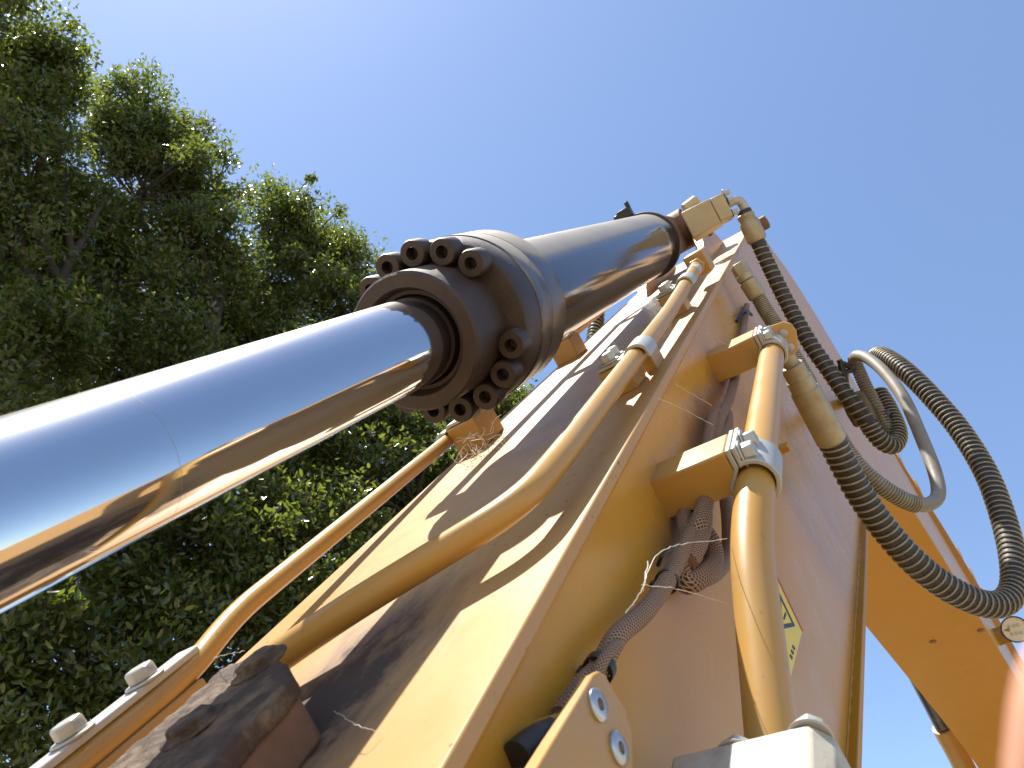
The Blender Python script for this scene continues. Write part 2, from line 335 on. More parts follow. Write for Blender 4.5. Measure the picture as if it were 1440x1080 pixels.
# lugs that carry the foot of the arm cylinder
CYL0 = np.array([.0022, 0, .2358]); CD = np.array([.99926, 0, -.03839]); CNN = np.array([.03839, 0, .99926])
def cyl(s): return CYL0 + CD*s
for sd in (-1, 1):
    c = cyl(2.86); a = [(2.44, -.005), (2.50, .03), (2.66, .06)] + [(c[0] + .08*math.cos(t), c[2] + .08*math.sin(t)) for t in np.linspace(math.radians(150), math.radians(-20), 10)] + [(3.15, -.005)]
    m = MB(); w0 = sd*.085; m.prism([(u, w0, n) for u, n in a], (0, sd*.032, 0)); lug = m.build('cylinder_lug', 'paint', boom, bevel=.003)
    m = MB(); m.lathe((c[0], sd*.116, c[2]), (0, sd, 0), [(0, .066), (.012, .066), (.014, .05), (.03, .05)], 32); m.build('pin_cap', 'rust_light', lug, bevel=.002)
# weld tabs and studs on the side plate
for q, sz in (((1098, 632), .014), ((1062, 735), .010)):
    p = hit_w(*q, WS); m = MB(); m.box(p + (0, .008, 0), np.eye(3), (sz, .010, sz*.5)); m.build('weld_tab', 'paint_side_bounce', boom, bevel=.002)
# tabs along the rear half's upper edge and hole marks in the underside
for y in (3.5, 3.75, 4.05, 4.9, 5.2, 5.5):
    m = MB(); wv = widthT(y, 1); c = L3(y, 2.805, wv - .02); m.box(c, [(CE, 0, -SE), W_, (SE, 0, CE)], (.045, .022, .03)); m.build('edge_tab', 'paint', boom, bevel=.003)
for q in ((1312, 902), (1379, 886)):
    r = loc(*q); zz = 2.052; t = (zz + Z0 - CAMW[2])/(MWORLD @ ray(*q))[2]; P = CAM + r*t
    m = MB(); m.lathe(P - np.array([SE, 0, CE])*.006, (SE, 0, CE), [(0, .008), (.002, .017), (.008, .018)], 20); m.build('drain_hole', 'rust_light', boom)

# ------------------------------------------------------------------ arm cylinder
ac = thing('arm_cylinder', 'hydraulic cylinder with bright chrome rod, rusty bolted gland and dark barrel over the boom', 'cylinder', cyl(-1.2))
m = MB(); m.lathe(cyl(-1.15), CD, [(0, .055), (.5, .055), (1.0, .055), (1.5, .055), (2.05, .055)], 128); m.build('rod', 'chrome', ac)
m = MB(); m.lathe(cyl(.395), CD, [(0, .05495), (.0001, .05503), (.0004, .05503), (.0005, .05495)], 128, caps=False); m.build('wear_ring', 'spring_wire', ac)
m = MB(); m.lathe(cyl(-1.2) - np.array([0, .05, 0]), W_, [(0, .085), (.1, .085)], 40); m.build('rod_eye', 'rust', ac, bevel=.004)
m = MB()
m.lathe(cyl(0), CD, [(.900, .0556), (.874, .0562), (.866, .0580), (.861, .0640), (.8500, .0662), (.846, .0685), (.846, .0850), (.8495, .0882), (.932, .0888), (.938, .0900), (.939, .113), (.9405, .1165), (.9445, .1188), (.994, .1200), (.9965, .1185)], 128, caps=False)
gl = m.build('gland', 'rust', ac, smooth=35)
m = MB(); m.lathe(cyl(0), CD, [(.868, .0560), (.8605, .0585), (.8605, .0632), (.866, .0640)], 128, caps=False); m.build('wiper_seal', 'rust', gl)
cap = MB(); cap.lathe((0, 0, 0), (1, 0, 0), [(.0, .0178), (.006, .0181), (.0275, .0181), (.0300, .0168), (.0300, .0084)], 28, caps=False)
hx = [(.0300, 0.0084*math.cos(k*math.pi/3), 0.0084*math.sin(k*math.pi/3)) for k in range(6)]
cap.add(hx + [(.012, y, z) for x, y, z in hx] + [(.0300, .0084*math.cos(t), .0084*math.sin(t)) for t in np.linspace(0, 2*math.pi, 28, False)], [(k, (k+1) % 6, 6 + (k+1) % 6, 6 + k) for k in range(6)] + [(6, 7, 8, 9, 10, 11)])
sav = toW; 
cbolt = None
Tm = Matrix(((0, 1, 0, 0), (CE, 0, -SE, 0), (SE, 0, CE, Z0), (0, 0, 0, 1)))   # local -> world
for ang in (30, 52.5, 75.5, 98, 120, 142.5, -35, -57, -79, -101.5, -123, -145.5):
    t = math.radians(ang); rad = math.cos(t)*W_ + math.sin(t)*CNN; p = cyl(.940) + .1065*rad
    X = -CD; Mx = Matrix((( X[0], rad[0], np.cross(X, rad)[0], p[0]), (X[1], rad[1], np.cross(X, rad)[1], p[1]), (X[2], rad[2], np.cross(X, rad)[2], p[2]), (0, 0, 0, 1)))
    if cbolt is None:
        cbolt = cap.build('socket_bolt', 'rust', gl, world=True, smooth=35); b = cbolt
    else:
        b = cbolt.copy(); COL.objects.link(b); b.parent = gl
    b.matrix_parent_inverse = Matrix.Identity(4); b.matrix_local = Tm @ Mx @ Matrix.Rotation(rng.random()*1.0, 4, 'X')
    # gland sits at identity under the empty's inverse; cancel the empty's own shift
m = MB(); m.lathe(cyl(0), CD, [(.9985, .10), (.9985, .1190), (1.001, .1212), (1.044, .1214), (1.0450, .1208), (1.046, .1216), (1.106, .1220), (1.112, .1200), (1.115, .113), (1.115, .09)], 128, caps=False); m.build('head_ring', 'head_ring', ac, smooth=35)
m = MB(); m.lathe(cyl(0), CD, [(1.05, .0955), (1.4, .0955), (1.8, .0955), (2.2, .0955), (2.44, .0955), (2.452, .09), (2.455, .05)], 128, caps=True); bar = m.build('barrel', 'barrel', ac, smooth=35)
m = MB(); m.lathe(cyl(0), CD, [(2.372, .0956), (2.372, .1010), (2.376, .1022), (2.398, .1022), (2.402, .1010), (2.402, .0956)], 96, caps=False); band = m.build('clamp_band', 'rust', bar)
m = MB(); q = cyl(2.387) + .105*CNN - .012*W_
m.box(q + .012*CNN, [CD, W_, CNN], (.014, .022, .014)); m.hexbolt(q + .012*CNN - .02*W_, -W_, .010, .016); m.lathe(q + .022*CNN + .018*W_, CNN, [(0, .007), (.02, .007)], 12)
m.build('band_bolt', 'black_plastic', band, bevel=.002)
# foot of the barrel with its eye between the lugs
m = MB(); m.prism([cyl(2.42) + np.array([0, -.05, 0]) + CNN*.075*k2 + CD*d for d, k2 in ((0, 1), (.25, .85), (.44, .6), (.44, -.8), (.25, -.9), (0, -1))], (0, .10, 0)); m.lathe(cyl(2.86) - .07*W_, W_, [(0, .072), (.14, .072)], 40)
m.build('foot_eye', 'rust_light', ac, bevel=.004)
# pipe on the far side of the barrel that feeds the gland end
m = MB(); pp = [cyl(1.07) - .13*W_ + .02*CNN, cyl(1.10) - .172*W_ + .045*CNN, cyl(1.5) - .172*W_ + .045*CNN, cyl(2.3) - .172*W_ + .045*CNN, cyl(2.42) - .12*W_ + .06*CNN, cyl(2.45) - .04*W_ + .07*CNN]
m.tube(fillet(pp, .05), .0125, 16); m.build('feed_pipe', 'paint_tube', ac)
for sx in (1.075, 1.7, 2.25):
    m = MB(); m.box(cyl(sx) - .13*W_ + .035*CNN, [CD, W_, CNN], (.02, .05, .012)); m.build('pipe_bracket', 'rust', ac, bevel=.002)
# port block, cap, elbow
def quadblock(pts, z, dz, name, mat, parent, bevel=.003):   # block given by the pixel corners of its near face, at its depth, going back dz
    A = [at(x, y, z if np.isscalar(z) else z[i]) for i, (x, y) in enumerate(pts)]
    nrm = nz(np.cross(A[1] - A[0], A[2] - A[0])); 
    if nrm @ (A[0] - CAM) < 0: nrm = -nrm
    m = MB(); m.prism(A, nrm*dz); return m.build(name, mat, parent, bevel=bevel)
ZB = 2.36
pb = quadblock([(957, 299), (997, 279), (1014, 312), (975, 336)], [ZB, ZB - .03, ZB - .04, ZB - .01], .075, 'port_block', 'beige_paint', ac, .004)
quadblock([(998, 279.5), (1016, 271), (1031, 302), (1014, 311)], [ZB - .032, ZB - .042, ZB - .052, ZB - .042], .06, 'port_flange', 'beige_paint', pb, .003)
for q in ((1017, 273), (1029, 300), (1023, 283)):
    m = MB(); p = at(*q, ZB - .03); m.hexbolt(p, nz(at(1017, 272, ZB) - at(998, 280, ZB)), .010, .02); m.build('flange_bolt', 'zinc', pb, bevel=.001)
m = MB(); p = at(964, 296, ZB + .04); m.lathe(p, nz(at(981, 283, ZB + .04) - p), [(0, .022), (.045, .022), (.048, .018)], 24); m.build('port_plug', 'beige_paint', pb, bevel=.002)
m = MB(); m.tube(cr([at(1022, 288, ZB), at(1031, 283, ZB), at(1039, 282.5, ZB), at(1045, 289, ZB), at(1049, 300, ZB)], 8), .0135, 20); m.build('elbow', 'zinc', pb)

# ------------------------------------------------------------------ tubes, clamps
def hose_clampbolt(m, p, ax, R=.011, h=.014, rot=.3): m.hexbolt(p, ax, R, h, rot)
def saddle(t, uc, hu, wt, nt_, r, side, wb, nb, strapmat='zinc', blockmat='paint', bolts=2, pad=.0):
    """clamp on the top plate: block beside the tube, strap from the block's top over the tube"""
    m = MB(); m.bx(uc - hu, uc + hu, min(wb, wt + side*(r + .004)), max(wb, wt + side*(r + .004)), -.001, nb); bl = m.build('clamp_block', blockmat, t, bevel=.003)
    arc = [(wt + (r + .001)*math.cos(a)*side, nt_ + (r + .001)*math.sin(a)) for a in np.linspace(math.radians(60), math.radians(200), 14)]
    arc2 = [(wt + (r + .006)*math.cos(a)*side, nt_ + (r + .006)*math.sin(a)) for a in np.linspace(math.radians(60), math.radians(200), 14)]
    prof = [(wb, nb + .001), (wt + side*(r + .010), nb + .001)] + arc; out = [(wb, nb + .007), (wt + side*(r + .006), nb + .007)] + arc2
    poly = prof + out[::-1]; m = MB(); m.prism([(uc - hu*.9, w, n) for w, n in poly], (hu*1.8, 0, 0)); st = m.build('clamp_strap', strapmat, t, bevel=.0012)
    wbm = (wb + wt + side*r)/2 + side*.004
    for k in range(bolts):
        m = MB(); du = 0 if bolts == 1 else (-.5 + k)*hu*1.0; m.hexbolt((uc + du, wbm, nb + .007), N_, .0115, .015, .4*k); m.build('clamp_bolt', strapmat, t, bevel=.001)
# right-hand tube on the top plate
t1 = thing('boom_tube', 'thick yellow steel tube bending across the top plate under the chrome cylinder', 'tube', (.4, -.06, .036), 'hydraulic tubes on the boom')
RT = .0132
pts = [(.385, -.11, .04), hit_n(395, 922, .038), hit_n(480, 862, .037), hit_n(570, 813, .036), hit_n(674, 746, .036), hit_n(743, 700, .036), hit_n(796, 635, .036), (1.0, .189, .037), (1.35, .190, .042), (1.86, .190, .058)]
TB = np.array(pts); TB = [hit_n(330, 967, .024), hit_n(480, 862, .032), hit_n(731, 709, .036), hit_n(786, 645, .036), TB[8], TB[9]]
m = MB(); m.tube(fillet(TB, .05, 12), RT, 32); m.build('pipe', 'paint_tube', t1)
m = MB(); e = np.array(TB[-1]); m.lathe(e - (.11, 0, .004), U, [(0, RT + .0012), (.05, RT + .0012)], 28); m.build('paint_mark', 'white_paint', t1)
m = MB(); m.bx(1.85, 1.915, .166, .216, .030, .086); m.build('end_block', 'paint', t1, bevel=.004)
m = MB(); m.lathe(e - (.04, 0, .0015), U, [(0, .019), (.03, .019)], 6); m.build('tube_nut', 'paint', t1, bevel=.002)
for uc, z in ((1.06, .040), (1.62, .050)):
    saddle(t1, uc, .032, .1895, .038 if uc < 1.2 else .050, RT, -1, .128, z)
m = MB(); m.bx(1.10, 1.16, .172, .19, -.001, .03); m.build('rest_pad', 'paint', t1, bevel=.002)
# grease-caked clamp at the tube's lower end
def crust(o, vox=.0022, st=.006, sc=.018):              # caked grease: lumpy real relief
    r = o.modifiers.new('remesh', 'REMESH'); r.mode = 'VOXEL'; r.voxel_size = vox; r.use_smooth_shade = True
    tx = bpy.data.textures.new('crust', 'CLOUDS'); tx.noise_scale = sc; tx.noise_depth = 4
    d = o.modifiers.new('lumps', 'DISPLACE'); d.texture = tx; d.strength = st; d.mid_level = .5; d.texture_coords = 'LOCAL'; return o
gc = thing('tube_clamp', 'grease caked dark clamp plate with two bolts over the thick tube', 'clamp', (.33, -.03, 0))
A = [hit_n(x, y, .046) for x, y in ((165, 1062), (320, 933), (360, 921), (402, 934), (411, 951), (290, 1090))]
A0 = A[0] - U*.07; A5 = A[5] - U*.05; A = [A0] + A[1:5] + [A5]
m = MB(); m.prism([p - N_*.014 for p in A], N_*.014); gp = crust(m.build('clamp_plate', 'grime', gc))
for q in ((365, 935), (272, 1022)):
    m = MB(); m.hexbolt(hit_n(*q, .046) - N_*.001, N_, .0165, .008, .35); crust(m.build('clamp_bolt', 'grime', gc), .0012, .003)
cA = sum(A)/6; m = MB(); m.prism([cA + (p - cA)*.93 - N_*(p[2] + .001) for p in A], N_*.034); m.build('clamp_block', 'rust_light', gc, bevel=.004)
# left-hand tube
t2 = thing('boom_tube', 'slim yellow steel tube along the boom edge facing the trees', 'tube', (.3, -.14, .043), 'hydraulic tubes on the boom')
RL = .0115
TL = [hit_w(40, 1130, -.138), (.345, -.140, .043), (.464, -.150, .040), (.549, -.161, .050), (.776, -.181, .044), (1.159, -.214, .036), (1.5, -.221, .036), (1.9, -.222, .036), (2.6, -.222, .036)]
a = hit_w(262, 950, -.150); b = hit_w(330, 864, -.161); c = hit_w(480, 742, -.181); d = hit_w(627, 622, -.215); e = hit_w(110, 1075, -.141)
a0 = e + (e - a)*1.5
m = MB(); m.tube(fillet([a0, e, a, b + (b - c)*0, c, d, (1.55, -.222, .037), (2.7, -.222, .037)], .05, 8), RL, 28); m.build('pipe', 'paint_tube', t2)
for uc in (1.20, 1.82):
    saddle(t2, uc, .042, -.2195 if uc < 1.5 else -.222, d[2], RL, 1, -.145, .052, 'zinc', 'paint')
# pale strap with two bolts on the lower run of the slim tube
ax = nz(a - e); bn = nz(N_ - ax*(ax @ N_)); bw = np.cross(bn, ax)
m = MB(); p0 = at(201, 984, 1.0); 
ctr = e + (a - e)*.45
m.box(ctr + bn*(RL + .003) - bw*.004, [ax, bw, bn], (.085, .013, .0035)); st = m.build('pipe_strap', 'white_paint', t2, bevel=.002)
for k in (-.045, .03):
    m = MB(); m.hexbolt(ctr + ax*k + bn*(RL + .0065) - bw*.002, bn, .0125, .014, .2); m.build('strap_bolt', 'zinc', st, bevel=.0015)
m = MB(); m.box(ctr - bn*.027 + ax*0, [ax, bw, bn], (.07, .012, .019)); m.build('strap_block', 'paint', t2, bevel=.002)

# side tube with its two brackets
t3 = thing('side_tube', 'thick yellow steel tube held off the boom side by bracket clamps', 'tube', (.8, WS, -.1), 'hydraulic tubes on the boom')
RS = .0205
ST = [hit_w(1092, 470, .302), hit_w(1083, 505, .302), (.83, .302, -.103), hit_w(1056, 700, .302) + (.0, 0, 0), at(1060, 772, .77), at(1073, 870, .865), at(1086, 950, .965), at(1096, 1022, 1.04)]
NB = -.165; FQ = hit_n(1041, 1040, NB); UB = FQ[0]; FE = hit_n(1084, 1030, NB - .040)
up0 = np.array([1.47, .302, -.110])
P = fillet([up0, (1.41, .302, -.110), (.80, .302, -.104), at(1056, 775, .745), FE, FE + nz(FE - at(1056, 775, .745))*.03], .075, 9)
m = MB(); m.tube(P, RS, 36); m.build('pipe', 'paint_tube', t3)
def side_bracket(u0, u1, n0, n1, wend, nc, wc):
    m = MB(); m.bx(u0, u1, WS - .004, wend, n0, n1); br = m.build('bracket', 'paint', t3, bevel=.003)
    um = (u0 + u1)/2; hu = (u1 - u0)/2 + .002
    for rr, w0, mat, a0, a1 in ((RS + .001, wend + .0005, 'zinc', 172, 250), (RS + .001, wend + .0070, 'zinc', 150, -60)):
        arc = [(wc + rr*math.cos(math.radians(a)), nc + rr*math.sin(math.radians(a))) for a in np.linspace(a0, a1, 16)]
        arc2 = [(wc + (rr + .0055)*math.cos(math.radians(a)), nc + (rr + .0055)*math.sin(math.radians(a))) for a in np.linspace(a0, a1, 16)]
        if a1 > a0: inn = [(w0 + .0055, n1 + .001), (w0 + .0055, nc + RS*1.05)] + arc; out = [(w0, n1 + .001), (w0, nc + RS*1.05)] + arc2
        else: inn = [(w0, n1 + .001), (w0, nc + RS*1.35)] + arc[3:]; out = [(w0 + .0055, n1 + .001), (w0 + .0055, nc + RS*1.55)] + arc2[4:]
        m = MB(); m.prism([(um - hu, a, b) for a, b in inn + out[::-1]], (2*hu, 0, 0)); m.build('clamp_strap', mat, t3, bevel=.0012)
    for k in (-.5, .5):
        m = MB(); m.hexbolt((um + k*hu*1.05, wend + .0125, n1 - .014), W_, .0115, .015, .3*k); m.build('clamp_bolt', 'zinc', t3, bevel=.001)
side_bracket(.797, .860, -.108, -.060, .289, -.103, .302)
side_bracket(1.385, 1.45, -.118, -.066, .289, -.110, .302)
# plate at the upper bracket's end that carries the hose fitting
A = [at(x, y, 1.40) for x, y in ((1062, 466), (1102, 453), (1113, 456), (1120, 466), (1123, 489), (1119, 497), (1104, 505), (1090, 500), (1082, 482))]
m = MB(); m.prism(A, U*.010); bp = m.build('hose_plate', 'paint', t3, bevel=.002)
for q in ((1102, 468), (1111, 488)):
    m = MB(); m.lathe(at(*q, 1.398) - U*.001, -U, [(0, .0075), (.003, .0075), (.004, .006)], 18); m.build('plate_bolt', 'zinc', bp)
# flange block at the foot of the side tube
fb = thing('flange_block', 'pale bolted steel flange block under the side tube', 'flange block', (.44, WS, -.25))
WL, WR = hit_n(945, 1063, NB)[1], hit_n(1137, 1022, NB)[1]
m = MB(); m.prism([(UB - .12, WL, NB), (UB - .12, WR, NB), (UB - .12, WR + .012, NB - .014), (UB - .12, WR + .012, NB - .09), (UB - .12, WL, NB - .09)], (.12, 0, 0)); m.build('block', 'block_paint', fb, bevel=.003)
m = MB(); m.bx(UB - .10, UB - .02, WS - .004, WL + .01, NB - .08, NB - .01); m.build('mount', 'paint', fb)
for wv, nv in ((WL + .045, NB - .014), (WR - .004, NB - .012), (WR + .002, NB - .072), (WL + .02, NB - .075)):
    m = MB(); m.hexbolt((UB, wv, nv), U, .0115, .014, .3); m.build('flange_bolt', 'zinc', fb, bevel=.0012)

# ------------------------------------------------------------------ cover plate, cables, sticker on the boom side
cv = thing('cover_plate', 'small yellow pointed cover plate with two recessed bolts on the boom side', 'plate', (.4, WS, -.08))
q = [hit_w(x, y, .235) for x, y in ((753, 1082), (826, 962), (834, 948), (842, 943), (852, 950), (880, 998), (889, 1028), (891, 1082))]
q = [(.18, .235, -.015)] + q + [(.18, .235, -.15)]
m = MB(); m.prism([p for p in q], (0, -.010, 0)); m.build('plate', 'paint', cv, bevel=.0012)
for x, y in ((839, 992), (868, 1053)):
    p = hit_w(x, y, .235); m = MB(); m.lathe(p - W_*.001, W_, [(0, .0105), (.003, .0105), (.0042, .009), (.0042, .004), (.0005, .0035)], 24, caps=True); m.build('countersunk_bolt', 'steel', cv)
m = MB(); m.bx(.34, .39, WS - .002, .226, -.075, -.05); m.build('standoff', 'paint', cv)
cb = thing('cable_bundle', 'brown braided cable bundle looped and tied behind the side tube', 'cable', (.44, WS, -.07))
def pt(x, y, w): return hit_w(x, y, w)
runs = [([(790, 1010, .214), (820, 965, .216), (843, 940, .218), (868, 895, .222), (905, 862, .226), (935, 822, .228), (955, 785, .230), (975, 745, .232), (990, 705, .230), (1003, 655, .226), (1008, 610, .224), (1014, 585, .226), (1026, 560, .224), (1036, 520, .216), (1044, 470, .212), (1050, 430, .210)], .0082),
        ([(955, 800, .222), (968, 765, .226), (984, 735, .240), (996, 690, .244), (1010, 640, .232), (1022, 600, .228), (1020, 580, .222), (1004, 588, .220), (997, 620, .220), (990, 670, .224), (985, 715, .222), (972, 760, .218)], .0095),
        ([(972, 700, .218), (978, 735, .222), (998, 760, .236), (1003, 790, .238), (985, 812, .234), (965, 820, .226), (955, 800, .222)], .0105),
        ([(1010, 640, .222), (1020, 690, .226), (1026, 740, .230), (1024, 780, .230), (1004, 806, .226), (980, 815, .222)], .0095),
        ([(966, 690, .214), (962, 730, .218), (966, 765, .222), (950, 795, .222)], .0085), ([(984, 680, .226), (990, 720, .234), (984, 760, .238), (968, 790, .232)], .0095),
        ([(800, 1010, .222), (835, 955, .224), (858, 915, .226), (900, 872, .219), (926, 838, .218)], .0045)]
for pts, r in runs:
    m = MB(); m.tube(cr([pt(*p) for p in pts], 10), r, 18); m.build('braided_sleeve', 'sleeve', cb)
def ring(path_pt, ax, r, w, parent, name='cable_tie', mat='cable_tie'):
    m = MB(); m.lathe(path_pt - nz(ax)*w/2, ax, [(0, r), (0, r + .0022), (w, r + .0022), (w, r)], 24, caps=False)
    m.box(path_pt + nz(np.cross(ax, N_))*(r + .003), [nz(ax), nz(np.cross(ax, N_)), nz(np.cross(ax, np.cross(ax, N_)))], (.004, .004, .004)); return m.build(name, mat, parent)
ring(pt(843, 940, .219), pt(868, 895, .222) - pt(820, 965, .216), .0092, .008, cb)
ring(pt(938, 818, .226), pt(955, 785, .230) - pt(915, 850, .226), .0090, .005, cb)
m = MB(); m.tube(cr([pt(925, 795, .222), pt(932, 780, .232), pt(946, 768, .236)], 5), .002, 6); m.build('tie_tail', 'cable_tie', cb)
m = MB(); m.tube(cr([pt(1036, 452, .205), pt(1042, 440, .214), pt(1050, 437, .216), pt(1057, 443, .212)], 5), .004, 8); m.build('tie_hook', 'cable_tie', cb)
m = MB(); m.tube(cr([pt(728, 1068, .208), pt(755, 1046, .212), pt(780, 1034, .212), pt(812, 1012, .208)], 6), .011, 14); m.build('dark_sleeve', 'rubber', cb)

ws_ = WS + .0012
c0, c1, c2 = pt(1090, 806, ws_), pt(1128, 886, ws_), pt(1112, 950, ws_); c3 = c0 + c2 - c1
stk = thing('warning_sticker', 'yellow diamond warning sticker on the boom side behind the tube', 'sticker', c2)
def lay(pts, off, name, mat):
    m = MB(); m.prism([p + W_*off for p in pts], W_*.0006); return m.build(name, mat, stk)
def mixp(a, b): return c3 + (c2 - c3)*a + (c0 - c3)*b
lay([c0, c1, c2, c3], 0, 'backing', 'sticker_yellow')
lay([mixp(0, 1), mixp(1, 1), mixp(1, .955), mixp(0, .955)], .0007, 'red_edge', 'sticker_red')
tri = [(.22, .80), (.80, .80), (.51, .30)]; tin = [(.31, .755), (.71, .755), (.51, .42)]
for i in range(3): lay([mixp(*tri[i]), mixp(*tri[(i+1) % 3]), mixp(*tin[(i+1) % 3]), mixp(*tin[i])], .0007, 'triangle', 'sticker_black')
lay([mixp(.49, .70), mixp(.53, .70), mixp(.525, .54), mixp(.495, .54)], .0007, 'mark', 'sticker_black')
for k in range(3): lay([mixp(.86, .2 + .1*k), mixp(.93, .22 + .1*k), mixp(.93, .27 + .1*k), mixp(.86, .25 + .1*k)], .0007, 'mark', 'sticker_black')

# ------------------------------------------------------------------ hoses
def hose(name, label, path, r, mat='rubber', spring=None, a=0, b=None, k=10, group='hydraulic hoses at the boom knee'):
    P = cr([at(*p) if isinstance(p, tuple) else p for p in path], k); t = thing(name, label, 'hose', P[0], group)
    m = MB(); m.tube(P, r, 20); h = m.build('hose_body', mat, t)
    if spring:
        for pitch, i0, i1, wire in spring:
            m = MB(); seg = P[int(i0*(len(P)-1)):int(i1*(len(P)-1)) + 1]; m.helix(seg, r + wire*.6, pitch, wire); m.build('spring_guard', 'spring_wire', h)
    return t, P
def ferrule(t, p0, p1, prof, mat='fitting', name='ferrule', seg=28):
    p0, p1 = np.asarray(p0), np.asarray(p1); L = np.linalg.norm(p1 - p0); m = MB(); m.lathe(p0, p1 - p0, [(d*L, r) for d, r in prof], seg); m.build(name, mat, t, bevel=.001)
t, P = hose('hydraulic_hose', 'black spring wrapped hose running down from the cylinder port block elbow', [(1046, 296, 2.36), (1063, 335, 2.35), (1085, 382, 2.33), (1110, 432, 2.30), (1140, 485, 2.24), (1165, 520, 2.2), (1190, 556, 2.16), (1215, 588, 2.14), (1237, 618, 2.13), (1256, 626, 2.14), (1263, 608, 2.18), (1250, 575, 2.25), (1236, 552, 2.3)], .0215, 'rubber', [(.020, .10, .60, .0023), (.0125, .60, 1.0, .0024)])
ferrule(t, at(1047, 300, 2.36), at(1066, 340, 2.35), [(0, .018), (.06, .026), (.16, .026), (.2, .0235), (.35, .030), (.9, .030), (1, .024)])
t, P = hose('hydraulic_hose', 'big spring wrapped hose making a wide loop beside the boom knee', [(1158, 598, 1.439), (1171, 622, 1.445), (1182, 644, 1.45), (1208, 692, 1.455), (1245, 745, 1.46), (1290, 794, 1.46), (1340, 831, 1.47), (1388, 850, 1.49), (1417, 843, 1.52), (1427, 812, 1.57), (1417, 750, 1.66), (1390, 672, 1.78), (1352, 608, 1.90), (1312, 560, 2.0), (1276, 524, 2.1), (1250, 505, 2.2), (1236, 500, 2.28), (1230, 506, 2.34)], .0235, 'rubber', [(.0145, .03, 1.0, .0020)])
ferrule(t, at(1104, 497, 1.415), at(1171, 622, 1.445), [(0, .015), (.12, .015), (.13, .021), (.27, .021), (.28, .0235), (.40, .0235), (.41, .0265), (.97, .0275), (1.0, .023)], 'fitting')
t, P = hose('hydraulic_hose', 'slim grey ribbed hose sagging in a narrow loop beside the boom knee', [(1060, 408, 1.93), (1074, 432, 1.92), (1095, 465, 1.88), (1125, 515, 1.82), (1150, 560, 1.78), (1178, 612, 1.74), (1205, 652, 1.70), (1240, 684, 1.68), (1275, 705, 1.68), (1302, 710, 1.70), (1319, 697, 1.74), (1315, 665, 1.80), (1297, 618, 1.88), (1272, 562, 1.98), (1245, 525, 2.08), (1222, 505, 2.16), (1206, 500, 2.22), (1200, 505, 2.28)], .0155, 'grey_hose', [(.0062, .0, .50, .0021)])
ferrule(t, at(1041, 380, 1.93), at(1066, 418, 1.92), [(0, .012), (.15, .012), (.16, .020), (.36, .020), (.37, .016), (.42, .022), (.95, .022), (1, .018)], 'fitting')
m = MB(); p = at(1038, 372, 1.94); m.lathe(p, at(1049, 392, 1.93) - p, [(0, .022), (.04, .022)], 6); m.build('hose_nut', 'fitting', t, bevel=.002)
t, P = hose('hydraulic_hose', 'short ribbed hose rising behind the muddy hose clamp', [(1200, 505, 2.3), (1206, 518, 2.28), (1218, 545, 2.25), (1232, 572, 2.22), (1246, 600, 2.2), (1252, 622, 2.19)], .016, 'grey_hose', [(.0085, 0, 1, .0022)])
ring(at(1243, 588, 2.21), at(1252, 622, 2.19) - at(1232, 560, 2.22), .0175, .035, t, 'hose_collar', 'black_plastic')
t, P = hose('hydraulic_hose', 'dark spring wrapped hose on the far side of the boom below the barrel', [hit_w(832, 500, -.30), hit_w(836, 470, -.30), hit_w(840, 445, -.29), hit_w(838, 425, -.27)], .021, 'rubber', [(.021, 0, 1, .003)])
# muddy clamp that gathers the hoses
hc = thing('hose_clamp', 'mud caked hose clamp gathering hoses at the boom knee', 'clamp', at(1215, 585, 2.2))
m = MB(); p = at(1207, 575, 2.17); ax = nz(at(1218, 600, 2.16) - at(1196, 556, 2.17)); m.lathe(p - ax*.045, ax, [(0, .026), (.008, .032), (.05, .034), (.085, .031), (.09, .026)], 14)
m.box(at(1219, 588, 2.2), [ax, nz(np.cross(ax, U)), nz(np.cross(ax, np.cross(ax, U)))], (.04, .026, .022)); m.build('clamp_body', 'mud', hc, bevel=.006, seg=3)
m = MB(); m.tube([at(1205, 575, 2.25), at(1190, 560, 2.5), hit_w(1190, 565, .21)], .02, 10); m.build('clamp_arm', 'rust_light', hc)
for a_, b_ in (((1186, 520), (1180, 506)), ((1190, 524), (1202, 520)), ((1182, 512), (1196, 516))):
    m = MB(); m.tube(cr([at(1190, 540, 2.2), at(*a_, 2.2), at(*b_, 2.2)], 5), .008, 8); m.build('tie_end', 'black_plastic', hc)
# bracket that the hose bundle is strapped to at the top
m = MB(); m.box(at(1066, 318, 2.42), np.eye(3), (.03, .03, .02)); m.hexbolt(at(1072, 316, 2.40), W_, .014, .02); o = m.build('hose_bracket', 'rust_light', boom, bevel=.003)

# ------------------------------------------------------------------ work lamp on the rear half, and the boom cylinder beyond
lp = thing('work_lamp', 'round work lamp with clear lens bracketed to the rear boom side', 'lamp', at(1400, 893, 5.0))
m = MB(); c = at(1428, 885, 4.75); ax = nz(CAM - c + np.array([0, .2, 0])); m.lathe(c - ax*.08, ax, [(0, .03), (.01, .055), (.06, .078), (.085, .078), (.085, .070)], 40, caps=False); body = m.build('housing', 'black_plastic', lp)
m = MB(); m.lathe(c - ax*.004, ax, [(0, .0), (.001, .069), (.004, .070)], 40, caps=False); m.build('lens', 'lamp_lens', body)
e1 = nz(np.cross(ax, U)); e2 = np.cross(ax, e1)
for k in range(6):
    m = MB(); m.lathe(c + ax*.001 + e1*(.024*((k % 3) - 1)) + e2*(.022 if k < 3 else -.022), ax, [(0, .009), (.004, .007)], 10); m.build('emitter', 'steel', body)
